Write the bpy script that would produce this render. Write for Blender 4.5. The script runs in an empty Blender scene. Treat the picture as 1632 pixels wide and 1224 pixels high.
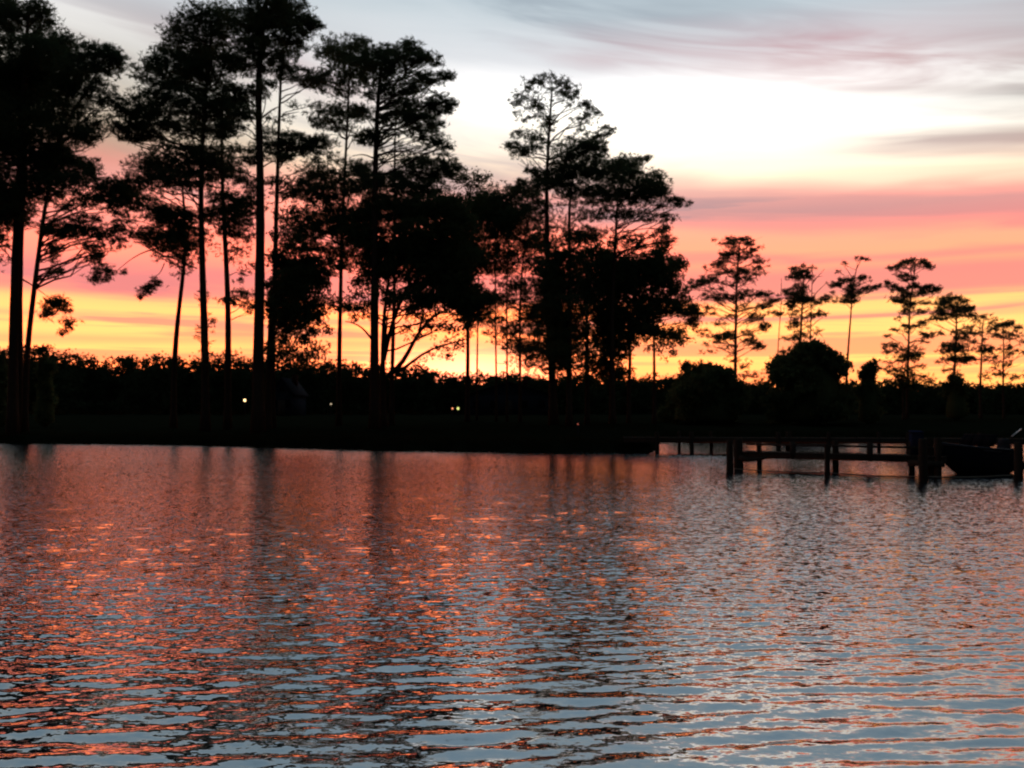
import bpy, math, random
import numpy as np
from mathutils import Vector

SC = bpy.context.scene
COL = SC.collection
rng = np.random.default_rng(11)
random.seed(11)

# ------------------------------------------------------------------ camera
CAM_H = 2.2
F = 1413.0                       # focal length in pixels of the 1632 px wide photograph
PITCH = math.atan(43.0 / F)
cam_d = bpy.data.cameras.new('camera')
cam = bpy.data.objects.new('camera', cam_d)
COL.objects.link(cam)
cam.location = (0, 0, CAM_H)
cam.rotation_euler = (math.pi / 2 + PITCH, 0, 0)
cam_d.sensor_width = 36.0
cam_d.lens = 36.0 * F / 1632.0
cam_d.clip_start = 0.05
cam_d.clip_end = 9000
cam_d.dof.use_dof = True
cam_d.dof.focus_distance = 8.0
cam_d.dof.aperture_fstop = cam_d.lens / 1000.0 / 0.016
SC.camera = cam

# ------------------------------------------------------------------ world: dusk sky
world = bpy.data.worlds.new('World')
SC.world = world
world.use_nodes = True
nt = world.node_tree
nt.nodes.clear()

SUN_AZ = -0.05


def _in(tree, sock, v):
    if v is None:
        return
    if isinstance(v, (int, float)):
        sock.default_value = v
    elif isinstance(v, (tuple, list)):
        sock.default_value = v
    else:
        tree.links.new(v, sock)


def mth(tree, op, a, b=None, c=None, clamp=False):
    n = tree.nodes.new('ShaderNodeMath')
    n.operation = op
    n.use_clamp = clamp
    for s, v in zip(n.inputs, (a, b, c)):
        _in(tree, s, v)
    return n.outputs[0]


def smooth(tree, v, lo, hi, a=0.0, b=1.0):
    n = tree.nodes.new('ShaderNodeMapRange')
    n.interpolation_type = 'SMOOTHSTEP'
    _in(tree, n.inputs[0], v)
    n.inputs[1].default_value = lo
    n.inputs[2].default_value = hi
    n.inputs[3].default_value = a
    n.inputs[4].default_value = b
    return n.outputs[0]


def ramp(tree, fac, stops, span=1.0, gain=1.0, interp='LINEAR'):
    n = tree.nodes.new('ShaderNodeValToRGB')
    cr = n.color_ramp
    cr.interpolation = interp
    while len(cr.elements) < len(stops):
        cr.elements.new(0.5)
    for e, (p, c) in zip(cr.elements, stops):
        e.position = max(0.0, min(1.0, p / span))
        if isinstance(c, (int, float)):
            c = (c, c, c)
        e.color = (c[0] / gain, c[1] / gain, c[2] / gain, 1)
    _in(tree, n.inputs[0], mth(tree, 'DIVIDE', fac, span, clamp=True))
    out = n.outputs[0]
    if gain != 1.0:
        m = tree.nodes.new('ShaderNodeVectorMath')
        m.operation = 'SCALE'
        tree.links.new(out, m.inputs[0])
        m.inputs[3].default_value = gain
        out = m.outputs[0]
    return out


def mixc(tree, fac, a, b, mode='MIX'):
    n = tree.nodes.new('ShaderNodeMix')
    n.data_type = 'RGBA'
    n.blend_type = mode
    n.clamp_factor = True
    _in(tree, n.inputs[0], fac)
    _in(tree, n.inputs[6], a)
    _in(tree, n.inputs[7], b)
    return n.outputs[2]


def comb(tree, x, y, z):
    n = tree.nodes.new('ShaderNodeCombineXYZ')
    for s, v in zip(n.inputs, (x, y, z)):
        _in(tree, s, v)
    return n.outputs[0]


def noise(tree, vec, scale, detail=4.0, rough=0.55, dist=0.0):
    n = tree.nodes.new('ShaderNodeTexNoise')
    _in(tree, n.inputs['Vector'], vec)
    n.inputs['Scale'].default_value = scale
    n.inputs['Detail'].default_value = detail
    n.inputs['Roughness'].default_value = rough
    n.inputs['Distortion'].default_value = dist
    return n.outputs[0]


tc = nt.nodes.new('ShaderNodeTexCoord')
nrm = nt.nodes.new('ShaderNodeVectorMath')
nrm.operation = 'NORMALIZE'
nt.links.new(tc.outputs['Generated'], nrm.inputs[0])
sp = nt.nodes.new('ShaderNodeSeparateXYZ')
nt.links.new(nrm.outputs[0], sp.inputs[0])
X, Y, Z = sp.outputs
AZ = mth(nt, 'ARCTAN2', X, Y)
EL = mth(nt, 'ARCSINE', Z)
# cloud sheet coordinates (a flat deck seen from below)
zz = mth(nt, 'ADD', mth(nt, 'MAXIMUM', Z, 0.0), 0.10)
cx = mth(nt, 'DIVIDE', X, zz)
cy = mth(nt, 'DIVIDE', Y, zz)
N1 = noise(nt, comb(nt, mth(nt, 'MULTIPLY', cx, 0.45), mth(nt, 'MULTIPLY', cy, 1.9), 3.7), 1.0, 6, 0.55, 0.7)
N2 = noise(nt, comb(nt, mth(nt, 'MULTIPLY', AZ, 3.2), mth(nt, 'MULTIPLY', mth(nt, 'ADD', EL, mth(nt, 'MULTIPLY', AZ, smooth(nt, EL, 0.14, 0.34, 0.0, 0.18))), 26.0), 8.1), 1.0, 4, 0.52, 0.9)
N3 = noise(nt, comb(nt, mth(nt, 'MULTIPLY', AZ, 2.2), mth(nt, 'MULTIPLY', EL, 9.0), 5.9), 1.0, 4, 0.5, 0.4)
N4 = noise(nt, comb(nt, mth(nt, 'MULTIPLY', AZ, 2.6), mth(nt, 'MULTIPLY', EL, 62.0), 2.4), 1.0, 4, 0.55, 0.6)
n1 = mth(nt, 'SUBTRACT', N1, 0.5)
n2 = mth(nt, 'SUBTRACT', N2, 0.5)
n3 = mth(nt, 'SUBTRACT', N3, 0.5)

tilt = mth(nt, 'MULTIPLY', mth(nt, 'SUBTRACT', AZ, 0.3), smooth(nt, EL, 0.13, 0.36, 0.0, 0.27))
hi = smooth(nt, EL, 0.10, 0.30, 0.25, 1.0)
wob = mth(nt, 'MULTIPLY', mth(nt, 'ADD', mth(nt, 'MULTIPLY', n3, 0.06), mth(nt, 'MULTIPLY', n2, 0.05)), hi)
E1 = mth(nt, 'ADD', mth(nt, 'ADD', EL, tilt), wob)
EC = mth(nt, 'ADD', EL, mth(nt, 'ADD', mth(nt, 'MULTIPLY', tilt, 0.22), mth(nt, 'MULTIPLY', wob, 0.6)))

clear = ramp(nt, EC, [(0.0, (3.8, .70, .13)), (.03, (4.6, .82, .20)), (.07, (4.4, .90, .24)), (.11, (3.9, .82, .24)),
                      (.15, (3.0, .52, .25)), (.18, (2.5, .52, .29)), (.225, (1.6, .55, .40)), (.252, (1.35, 1.05, .75)),
                      (.29, (1.5, 1.40, 1.22)), (.33, (1.45, 1.42, 1.36)), (.352, (1.08, 1.07, 1.07)), (.37, (.80, .82, .85)), (.434, (.52, .63, .69)),
                      (.6, (.38, .53, .64)), (.8, (.31, .47, .60))], 0.8, 6.0)
cloud = ramp(nt, EL, [(.03, (2.4, .52, .18)), (.075, (1.5, .44, .20)), (.11, (.95, .28, .25)), (.155, (.90, .27, .26)), (.176, (1.1, .29, .26)),
                      (.194, (.74, .30, .29)), (.212, (.56, .32, .32)), (.235, (.62, .36, .35)), (.25, (.68, .46, .42)), (.30, (.58, .54, .51)), (.345, (.70, .50, .50)),
                      (.38, (.60, .40, .43)), (.42, (.37, .43, .49)), (.6, (.38, .48, .57)), (.8, (.36, .47, .57))], 0.8, 2.0)
cover = ramp(nt, E1, [(.02, .1), (.064, .05), (.074, .75), (.083, .10), (.093, .05), (.099, .6), (.105, .04), (.115, .08), (.123, .9), (.143, .85), (.153, .35), (.160, .75),
                      (.168, .10), (.182, .12), (.194, .7), (.207, .95), (.228, .85), (.242, .40), (.253, .05), (.30, .0), (.322, .05),
                      (.343, .40), (.365, .85), (.385, .9), (.405, .6), (.43, .35), (.50, .4), (.7, .4)], 0.8, 1.0)
streak = smooth(nt, N2, 0.33, 0.66, 0.35, 1.15)
streak = mth(nt, 'MAXIMUM', streak, smooth(nt, EL, 0.28, 0.21, 0.40, 0.97))
thin = mth(nt, 'MAXIMUM', smooth(nt, AZ, -0.48, -0.05, 0.3, 1.0), smooth(nt, EL, 0.30, 0.24))
cov = mth(nt, 'MULTIPLY', mth(nt, 'MULTIPLY', cover, thin), streak, clamp=True)
# thin grey wisps high on the right of the bright gap, and small low streaks
EW = mth(nt, 'ADD', EL, mth(nt, 'ADD', mth(nt, 'MULTIPLY', mth(nt, 'SUBTRACT', AZ, 0.43), 0.10), mth(nt, 'MULTIPLY', n3, 0.05)))
wisp = 0.0
for (we, ww, wa) in ((.318, .009, .75), (.277, .011, .85), (.262, .006, .4)):
    g_ = mth(nt, 'EXPONENT', mth(nt, 'MULTIPLY', mth(nt, 'POWER', mth(nt, 'DIVIDE', mth(nt, 'SUBTRACT', EW, we), ww), 2.0), -1.0))
    wisp = mth(nt, 'ADD', wisp, mth(nt, 'MULTIPLY', g_, wa))
wisp = mth(nt, 'MULTIPLY', mth(nt, 'MULTIPLY', wisp, smooth(nt, N2, 0.3, 0.6, 0.35, 1.1)), smooth(nt, AZ, 0.26, 0.42))
cov = mth(nt, 'MAXIMUM', cov, mth(nt, 'MINIMUM', wisp, 0.9))
low = mth(nt, 'MULTIPLY', smooth(nt, N4, 0.43, 0.60), smooth(nt, EL, 0.16, 0.10))
cov = mth(nt, 'MAXIMUM', cov, mth(nt, 'MULTIPLY', low, 0.9))
# the red horizon glow is strongest towards the left, where the sun went down
ls = smooth(nt, AZ, -0.05, 0.42, 1.0, 0.5)
ls = mth(nt, 'ADD', mth(nt, 'MULTIPLY', mth(nt, 'SUBTRACT', ls, 1.0), smooth(nt, EL, 0.20, 0.12)), 1.0)
clear = mixc(nt, 1.0, clear, comb(nt, ls, 1.0, 1.0), 'MULTIPLY')
sunset = mixc(nt, cov, clear, cloud)
# the bright opening of the afterglow fades with angle from the place where the sun set
daz = mth(nt, 'ABSOLUTE', mth(nt, 'SUBTRACT', AZ, 0.17))
fade = smooth(nt, daz, 0.16, 0.62, 1.0, 0.46)
fadehi = mixc(nt, mth(nt, 'MULTIPLY', smooth(nt, EL, 0.22, 0.28), smooth(nt, EL, 0.43, 0.35, 0.25, 1.0)), (1, 1, 1, 1), comb(nt, fade, fade, fade))
sunset = mixc(nt, 1.0, sunset, fadehi, 'MULTIPLY')
ds = mth(nt, 'ADD', mth(nt, 'POWER', mth(nt, 'DIVIDE', mth(nt, 'SUBTRACT', AZ, SUN_AZ), 0.10), 2.0),
         mth(nt, 'POWER', mth(nt, 'DIVIDE', mth(nt, 'SUBTRACT', EL, 0.045), 0.022), 2.0))
glow = mth(nt, 'EXPONENT', mth(nt, 'MULTIPLY', ds, -1.0))
sunset = mixc(nt, 1.0, sunset, mixc(nt, glow, (0, 0, 0, 1), (2.0, .60, .40, 1)), 'ADD')

sky = nt.nodes.new('ShaderNodeTexSky')
sky.sky_type = 'NISHITA'
sky.sun_disc = False
sky.sun_elevation = math.radians(1.0)
sky.sun_rotation = SUN_AZ
sky.air_density = 1.4
sky.dust_density = 2.0
skm = nt.nodes.new('ShaderNodeVectorMath')
skm.operation = 'SCALE'
nt.links.new(sky.outputs[0], skm.inputs[0])
skm.inputs[3].default_value = 0.06
east = mixc(nt, 0.6, skm.outputs[0], (.065, .08, .105, 1))
away = smooth(nt, mth(nt, 'ABSOLUTE', mth(nt, 'SUBTRACT', AZ, SUN_AZ)), 0.75, 1.9)
away = mth(nt, 'MAXIMUM', away, smooth(nt, EL, 0.95, 1.5))
final = mixc(nt, away, sunset, east)
bg = nt.nodes.new('ShaderNodeBackground')
nt.links.new(final, bg.inputs[0])
bg.inputs[1].default_value = 1.0
wo = nt.nodes.new('ShaderNodeOutputWorld')
nt.links.new(bg.outputs[0], wo.inputs[0])
world.cycles.sampling_method = 'MANUAL'
world.cycles.sample_map_resolution = 1024

# the sun has just gone down behind the woods
sun_d = bpy.data.lights.new('sun', 'SUN')
sun_d.energy = 0.05
sun_d.angle = math.radians(1.0)
sun_d.color = (1, .55, .25)
sun = bpy.data.objects.new('sun', sun_d)
COL.objects.link(sun)
sun.rotation_euler = (math.radians(89.0), 0, math.pi - SUN_AZ)

SC.view_settings.view_transform = 'Standard'
SC.view_settings.look = 'None'
SC.view_settings.exposure = 0.0
SC.view_settings.gamma = 1.0
SC.view_settings.use_curve_mapping = False
SC.cycles.adaptive_threshold = 0.02
SC.cycles.max_bounces = 3
SC.cycles.diffuse_bounces = 1
SC.cycles.glossy_bounces = 2
SC.cycles.transmission_bounces = 2
SC.cycles.caustics_reflective = False
SC.cycles.filter_width = 1.9


# ------------------------------------------------------------------ helpers
def P(px, py, yd):
    """World point on the ray of a photo pixel, at distance yd along +Y."""
    u = (px - 816.0) / F
    v = (612.0 - py) / F
    dy = math.cos(PITCH) - v * math.sin(PITCH)
    dz = math.sin(PITCH) + v * math.cos(PITCH)
    s = yd / dy
    return np.array((u * s, yd, CAM_H + dz * s))


def on_water(px, py):
    v = (612.0 - py) / F
    dy = math.cos(PITCH) - v * math.sin(PITCH)
    dz = math.sin(PITCH) + v * math.cos(PITCH)
    return CAM_H * dy / -dz


def mesh_np(name, verts, faces_flat, sizes, mats, mat_idx=None, smooth_shade=False):
    me = bpy.data.meshes.new(name)
    verts = np.asarray(verts, dtype=np.float32)
    sizes = np.asarray(sizes, dtype=np.int32)
    faces_flat = np.asarray(faces_flat, dtype=np.int32)
    me.vertices.add(len(verts))
    me.vertices.foreach_set('co', verts.ravel())
    me.loops.add(len(faces_flat))
    me.loops.foreach_set('vertex_index', faces_flat)
    me.polygons.add(len(sizes))
    starts = np.zeros(len(sizes), dtype=np.int32)
    starts[1:] = np.cumsum(sizes)[:-1]
    me.polygons.foreach_set('loop_start', starts)
    me.polygons.foreach_set('loop_total', sizes)
    for m in (mats if isinstance(mats, (list, tuple)) else [mats]):
        me.materials.append(m)
    if mat_idx is not None:
        me.polygons.foreach_set('material_index', np.asarray(mat_idx, dtype=np.int32))
    if smooth_shade:
        me.polygons.foreach_set('use_smooth', np.ones(len(sizes), dtype=bool))
    me.update(calc_edges=True)
    return me


class MB:
    """Collects simple shapes into one mesh."""

    def __init__(self):
        self.v = []
        self.f = []

    def add(self, verts, faces):
        o = len(self.v)
        self.v.extend([tuple(map(float, p)) for p in verts])
        self.f.extend([tuple(i + o for i in f) for f in faces])

    def hexa(self, a):
        self.add(a, [(0, 3, 2, 1), (4, 5, 6, 7), (0, 1, 5, 4), (1, 2, 6, 5), (2, 3, 7, 6), (3, 0, 4, 7)])

    def beam(self, p0, p1, w, h, up=(0, 0, 1)):
        """Box from p0 to p1, w wide and h high, centred on the line."""
        p0 = Vector(p0)
        p1 = Vector(p1)
        d = (p1 - p0).normalized()
        u = Vector(up)
        s = d.cross(u)
        if s.length < 1e-5:
            s = d.cross(Vector((1, 0, 0)))
        s.normalize()
        u = s.cross(d).normalized()
        s = s * w / 2
        u = u * h / 2
        self.hexa([p0 - s - u, p0 + s - u, p1 + s - u, p1 - s - u, p0 - s + u, p0 + s + u, p1 + s + u, p1 - s + u])

    def box(self, c, sx, sy, sz):
        x, y, z = c
        a, b, h = sx / 2, sy / 2, sz / 2
        self.hexa([(x - a, y - b, z - h), (x + a, y - b, z - h), (x + a, y + b, z - h), (x - a, y + b, z - h),
                   (x - a, y - b, z + h), (x + a, y - b, z + h), (x + a, y + b, z + h), (x - a, y + b, z + h)])

    def tube(self, pts, radii, sides=8, cap=True):
        pts = [Vector(p) for p in pts]
        n = len(pts)
        ring = []
        ref = Vector((0.31, 0.87, 0.05)).normalized()
        for i, p in enumerate(pts):
            d = (pts[min(i + 1, n - 1)] - pts[max(i - 1, 0)])
            d = d.normalized() if d.length > 1e-9 else Vector((0, 0, 1))
            a = d.cross(ref)
            if a.length < 1e-4:
                a = d.cross(Vector((1, 0, 0)))
            a.normalize()
            b = d.cross(a)
            for k in range(sides):
                t = 2 * math.pi * k / sides
                ring.append(p + (a * math.cos(t) + b * math.sin(t)) * radii[i])
        fs = []
        for i in range(n - 1):
            for k in range(sides):
                k2 = (k + 1) % sides
                fs.append((i * sides + k, i * sides + k2, (i + 1) * sides + k2, (i + 1) * sides + k))
        if cap:
            fs.append(tuple(reversed(range(sides))))
            fs.append(tuple((n - 1) * sides + k for k in range(sides)))
        self.add(ring, fs)

    def lathe(self, c, prof, sides=12):
        c = np.array(c, float)
        vs = []
        for r, z in prof:
            for k in range(sides):
                t = 2 * math.pi * k / sides
                vs.append((c[0] + r * math.cos(t), c[1] + r * math.sin(t), c[2] + z))
        fs = []
        for i in range(len(prof) - 1):
            for k in range(sides):
                k2 = (k + 1) % sides
                fs.append((i * sides + k, i * sides + k2, (i + 1) * sides + k2, (i + 1) * sides + k))
        fs.append(tuple(reversed(range(sides))))
        fs.append(tuple((len(prof) - 1) * sides + k for k in range(sides)))
        self.add(vs, fs)

    def mesh(self, name, mat, smooth_shade=False):
        flat = [i for f in self.f for i in f]
        return mesh_np(name, np.array(self.v), flat, [len(f) for f in self.f], mat, None, smooth_shade)

    def build(self, name, mat, parent=None, smooth_shade=False):
        return link(name, self.mesh(name, mat, smooth_shade), parent)


def link(name, me, parent=None):
    o = bpy.data.objects.new(name, me)
    COL.objects.link(o)
    if parent is not None:
        o.parent = parent
        r = parent
        while r is not None:
            o.location -= r.location
            r = r.parent
    return o


def empty(name, loc):
    o = bpy.data.objects.new(name, None)
    o.empty_display_size = 0.2
    COL.objects.link(o)
    o.location = Vector([float(c) for c in loc])
    return o


def tag(o, label=None, cat=None, group=None, kind=None):
    if label:
        o['label'] = label
    if cat:
        o['category'] = cat
    if group:
        o['group'] = group
    if kind:
        o['kind'] = kind
    return o


def material(name, color, rough=0.8, bump=0.0, scale=8.0, var=0.3, stretch=(1, 1, 1), metallic=0.0, spec=0.0):
    m = bpy.data.materials.new(name)
    m.use_nodes = True
    t = m.node_tree
    b = t.nodes['Principled BSDF']
    b.inputs['Roughness'].default_value = rough
    b.inputs['Metallic'].default_value = metallic
    b.inputs['Specular IOR Level'].default_value = spec
    g = t.nodes.new('ShaderNodeNewGeometry')
    mp = t.nodes.new('ShaderNodeMapping')
    mp.inputs['Scale'].default_value = stretch
    t.links.new(g.outputs['Position'], mp.inputs[0])
    n = noise(t, mp.outputs[0], scale, 5, 0.6)
    lo = tuple(c * (1 - var) for c in color) + (1,)
    hi_ = tuple(min(1, c * (1 + var)) for c in color) + (1,)
    t.links.new(mixc(t, n, lo, hi_), b.inputs['Base Color'])
    if bump:
        bp = t.nodes.new('ShaderNodeBump')
        bp.inputs['Strength'].default_value = 0.6
        bp.inputs['Distance'].default_value = bump
        t.links.new(n, bp.inputs['Height'])
        t.links.new(bp.outputs[0], b.inputs['Normal'])
    return m


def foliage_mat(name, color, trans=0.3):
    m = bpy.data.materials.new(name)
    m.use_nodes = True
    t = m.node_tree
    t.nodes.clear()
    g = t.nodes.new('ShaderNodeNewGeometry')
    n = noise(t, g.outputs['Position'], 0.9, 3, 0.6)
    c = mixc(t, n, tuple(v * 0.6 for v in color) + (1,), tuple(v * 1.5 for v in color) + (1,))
    d = t.nodes.new('ShaderNodeBsdfDiffuse')
    tr = t.nodes.new('ShaderNodeBsdfTranslucent')
    t.links.new(c, d.inputs[0])
    t.links.new(c, tr.inputs[0])
    mx = t.nodes.new('ShaderNodeMixShader')
    mx.inputs[0].default_value = trans
    t.links.new(d.outputs[0], mx.inputs[1])
    t.links.new(tr.outputs[0], mx.inputs[2])
    o = t.nodes.new('ShaderNodeOutputMaterial')
    t.links.new(mx.outputs[0], o.inputs[0])
    return m


def emit_mat(name, color, strength):
    m = bpy.data.materials.new(name)
    m.use_nodes = True
    t = m.node_tree
    b = t.nodes['Principled BSDF']
    b.inputs['Base Color'].default_value = color + (1,)
    g = t.nodes.new('ShaderNodeNewGeometry')
    n = noise(t, g.outputs['Position'], 6.0, 2)
    c = mixc(t, n, tuple(v * 0.9 for v in color) + (1,), color + (1,))
    t.links.new(c, b.inputs['Emission Color'])
    b.inputs['Emission Strength'].default_value = strength
    return m


M_BARK = material('pine_bark', (.045, .030, .022), .95, .03, 9.0, .5, (1, 1, .25))
M_NEEDLE = foliage_mat('pine_needles', (.058, .082, .040))
M_LEAF = foliage_mat('broad_leaves', (.055, .075, .032))
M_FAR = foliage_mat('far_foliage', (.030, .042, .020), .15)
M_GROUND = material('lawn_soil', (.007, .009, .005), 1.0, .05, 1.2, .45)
M_REED = foliage_mat('shore_grass', (.012, .015, .008))
M_WOOD = material('weathered_wood', (.045, .038, .031), .85, .01, 14.0, .4, (1, 1, .2))
M_PILE = material('treated_piling', (.034, .028, .022), .9, .015, 11.0, .45, (1, 1, .2))
M_ROPE = material('rope', (.16, .14, .11), .9, .004, 60.0, .3)
M_HULL = material('boat_paint', (.012, .014, .019), .6, .0, 3.0, .15, spec=.02)
M_GLINT = material('white_glint', (.80, .80, .78), .4, .0, 8.0, .06, spec=.5)  # white put into the colour for the glint on the boat
M_VINYL = material('grey_vinyl', (.022, .022, .025), .7, .004, 20.0, .2)
M_METAL = material('dark_metal', (.03, .03, .033), .7, .0, 10.0, .2)
M_BOX = material('blue_plastic', (.014, .019, .040), .6, .0, 10.0, .15)
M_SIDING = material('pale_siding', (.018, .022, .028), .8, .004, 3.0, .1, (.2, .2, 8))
M_ROOF = material('asphalt_shingle', (.02, .02, .022), .9, .01, 10.0, .3)
M_GLASS = material('window_glass', (.008, .009, .011), .8, .0, 2.0, .1)
M_FRAME = material('window_frame', (.028, .031, .037), .8, .0, 6.0, .1)
M_BRICK = material('brick_red', (.03, .015, .011), .9, .01, 12.0, .3)

# ------------------------------------------------------------------ water
WIND = math.radians(93)
WAVE_SLOPE = 0.030


def wave_field(xs, ys, spacing):
    """Sum of many small wave trains; returns height and the slope of the trains too fine for the local mesh."""
    r = np.random.default_rng(5)
    z = np.zeros_like(xs)
    lost = np.zeros_like(xs)
    gust = 0.9 + 0.25 * np.sin(xs * 0.11 + 0.8 * np.sin(ys * 0.07)) * np.sin(ys * 0.13 + 1.1) + 0.15 * np.sin(xs * 0.31 + ys * 0.22 + 2.0)
    n = 120
    for i in range(n):
        u = (i + r.random()) / n
        lam = 0.11 * (2.4 / 0.11) ** u
        th = WIND + r.normal(0, 0.19) + (0.20 if i % 4 == 0 else 0.0)
        k = 2 * math.pi / lam
        sl = WAVE_SLOPE * math.exp(-((math.log(lam / 0.23)) / 0.72) ** 2)
        a = sl / k
        keep = np.clip((lam / spacing - 2.6) / 1.6, 0, 1)
        ph = r.random() * 2 * math.pi
        arg = k * (xs * math.cos(th) + ys * math.sin(th)) + ph
        z += a * keep * np.sin(arg + 0.35 * np.sin(arg + 1.2))
        lost += (1 - keep ** 2) * sl * sl / 2
    calm = np.clip((ys - 6.0) / 9.0, 0, 1)
    calm = calm * calm * (3 - 2 * calm)          # the water under the near bank lies calmer: long low ripples, few fine ones
    # sheltered water behind the dock and pier
    px = 816 + F * xs / ys
    edge = np.interp(px, [1030, 1046, 1160, 1166, 1474, 1640, 1700], [80, 44.5, 42.5, 32.2, 28.6, 28.6, 80])
    lee = 1 - .5 * np.clip((ys - edge) / .8, 0, 1)
    return z * gust * (1 - .35 * calm) * lee, np.minimum(np.sqrt(lost) +   .075 * calm, .108) * gust * lee


def build_water():
    rows = [1.2]
    while rows[-1] < 74.0:
        y = rows[-1]
        rows.append(y + (0.036 if y < 7 else 0.036 + (y - 7) * 0.0042))
    rows = np.array(rows)
    ncol = 400
    t = np.linspace(-0.74, 0.74, ncol)
    ys = np.repeat(rows[:, None], ncol, 1)
    xs = t[None, :] * (ys + 0.6)
    dx = (t[1] - t[0]) * (ys + 0.6)
    dy = np.gradient(rows)[:, None] * np.ones_like(xs)
    sp_ = np.maximum(dy, dx * 0.45)
    zs, fine = wave_field(xs, ys, sp_)
    nr = len(rows)
    v = np.stack([xs, ys, zs], -1).reshape(-1, 3)
    idx = np.arange(nr * ncol).reshape(nr, ncol)
    q = np.stack([idx[:-1, :-1], idx[:-1, 1:], idx[1:, 1:], idx[1:, :-1]], -1).reshape(-1, 4)
    # the rest of the lake
    o = len(v)
    S = 2500.0
    v = np.concatenate([v, [(-S, -S, -.22), (S, -S, -.22), (S, S, -.22), (-S, S, -.22)]])
    flat = np.concatenate([q.ravel(), [o, o + 1, o + 2, o + 3]])
    sizes = np.concatenate([np.full(len(q), 4), [4]])
    m = bpy.data.materials.new('water')
    m.use_nodes = True
    t_ = m.node_tree
    b = t_.nodes['Principled BSDF']
    b.inputs['Base Color'].default_value = (.010, .014, .016, 1)
    b.inputs['Roughness'].default_value = 0.045
    b.inputs['IOR'].default_value = 4.6
    g = t_.nodes.new('ShaderNodeNewGeometry')
    mp = t_.nodes.new('ShaderNodeMapping')
    mp.inputs['Scale'].default_value = (0.45, 1.0, 1.0)
    t_.links.new(g.outputs['Position'], mp.inputs[0])
    # the finest ripples, below the mesh resolution, tilt the surface at random
    at = t_.nodes.new('ShaderNodeAttribute')
    at.attribute_name = 'fine_slope'
    nz = t_.nodes.new('ShaderNodeTexNoise')
    t_.links.new(mp.outputs[0], nz.inputs['Vector'])
    nz.inputs['Scale'].default_value = 22.0
    nz.inputs['Detail'].default_value = 2.5
    nz.inputs['Roughness'].default_value = 0.6
    sc_ = t_.nodes.new('ShaderNodeSeparateColor')
    t_.links.new(nz.outputs['Color'], sc_.inputs[0])
    amp = mth(t_, 'ADD', mth(t_, 'MULTIPLY', at.outputs['Fac'], 17.0), 0.07)
    ox = mth(t_, 'MULTIPLY', mth(t_, 'SUBTRACT', sc_.outputs[0], 0.5), mth(t_, 'MULTIPLY', amp, 0.36))
    oy = mth(t_, 'MULTIPLY', mth(t_, 'SUBTRACT', sc_.outputs[1], 0.5), amp)
    va = t_.nodes.new('ShaderNodeVectorMath')
    va.operation = 'ADD'
    t_.links.new(g.outputs['Normal'], va.inputs[0])
    t_.links.new(comb(t_, ox, oy, 0.0), va.inputs[1])
    vn = t_.nodes.new('ShaderNodeVectorMath')
    vn.operation = 'NORMALIZE'
    t_.links.new(va.outputs[0], vn.inputs[0])
    t_.links.new(vn.outputs[0], b.inputs['Normal'])
    me = mesh_np('water', v, flat, sizes, m, None, True)
    fa = me.attributes.new('fine_slope', 'FLOAT', 'POINT')
    fa.data.foreach_set('value', np.concatenate([fine.ravel(), [.1] * 4]).astype(np.float32))
    w = link('water', me)
    tag(w, 'rippled lake water mirroring the sunset', 'water', kind='structure')


build_water()

# ------------------------------------------------------------------ land
SHORE = [(-900, 704), (-200, 705), (0, 707), (150, 708), (300, 710), (420, 713), (600, 718), (760, 720), (850, 722), (960, 722), (1036, 722),
         (1046, 716), (1052, 705), (1120, 704), (1300, 704.5), (1450, 705), (1632, 706), (1900, 706), (2600, 705)]
SX = np.array([s[0] for s in SHORE], float)
SD = np.array([on_water(*s) for s in SHORE])


def shore_y(px):
    return np.interp(px, SX, SD)


def land_z(px, yd):
    d = yd - shore_y(px)
    z = np.where(d < 0, d * 0.25, 0.42 * (1 - np.exp(-d / 0.8)) + 1.25 * (1 - np.exp(-np.maximum(d, 0) / 22.0)))
    x = (px - 816) / F * yd
    z = z + np.where(d > 0, 0.06 * np.sin(x * .7 + yd * .4) * np.minimum(1, np.maximum(d, 0) / 3) + 0.05 * np.sin(x * 1.9 + 1), 0)
    return np.maximum(z, -0.9)


def build_land():
    pxs = np.concatenate([np.linspace(-900, -100, 24)[:-1], np.arange(-100, 1740, 9), np.linspace(1745, 2600, 24)])
    ts = np.concatenate([[-4, -2, -1, -.4, 0], np.linspace(.25, 6, 18), np.linspace(7, 40, 24), [55, 80, 120, 200, 400, 900, 2200]])
    pp, tt = np.meshgrid(pxs, ts)
    yd = shore_y(pp) + tt
    jit = 0.35 * np.sin(pp * 0.083) + 0.22 * np.sin(pp * .21 + 1) + 0.12 * np.sin(pp * 0.55)
    yy = yd + jit
    z = land_z(pp, yd)
    x = (pp - 816) / F * yy
    v = np.stack([x, yy, z], -1).reshape(-1, 3)
    n, c = pp.shape
    idx = np.arange(n * c).reshape(n, c)
    q = np.stack([idx[:-1, :-1], idx[:-1, 1:], idx[1:, 1:], idx[1:, :-1]], -1).reshape(-1, 4)
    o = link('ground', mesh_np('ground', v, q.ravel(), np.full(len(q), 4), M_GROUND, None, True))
    tag(o, 'dark grassy bank behind the water', 'ground', kind='structure')


build_land()


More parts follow.
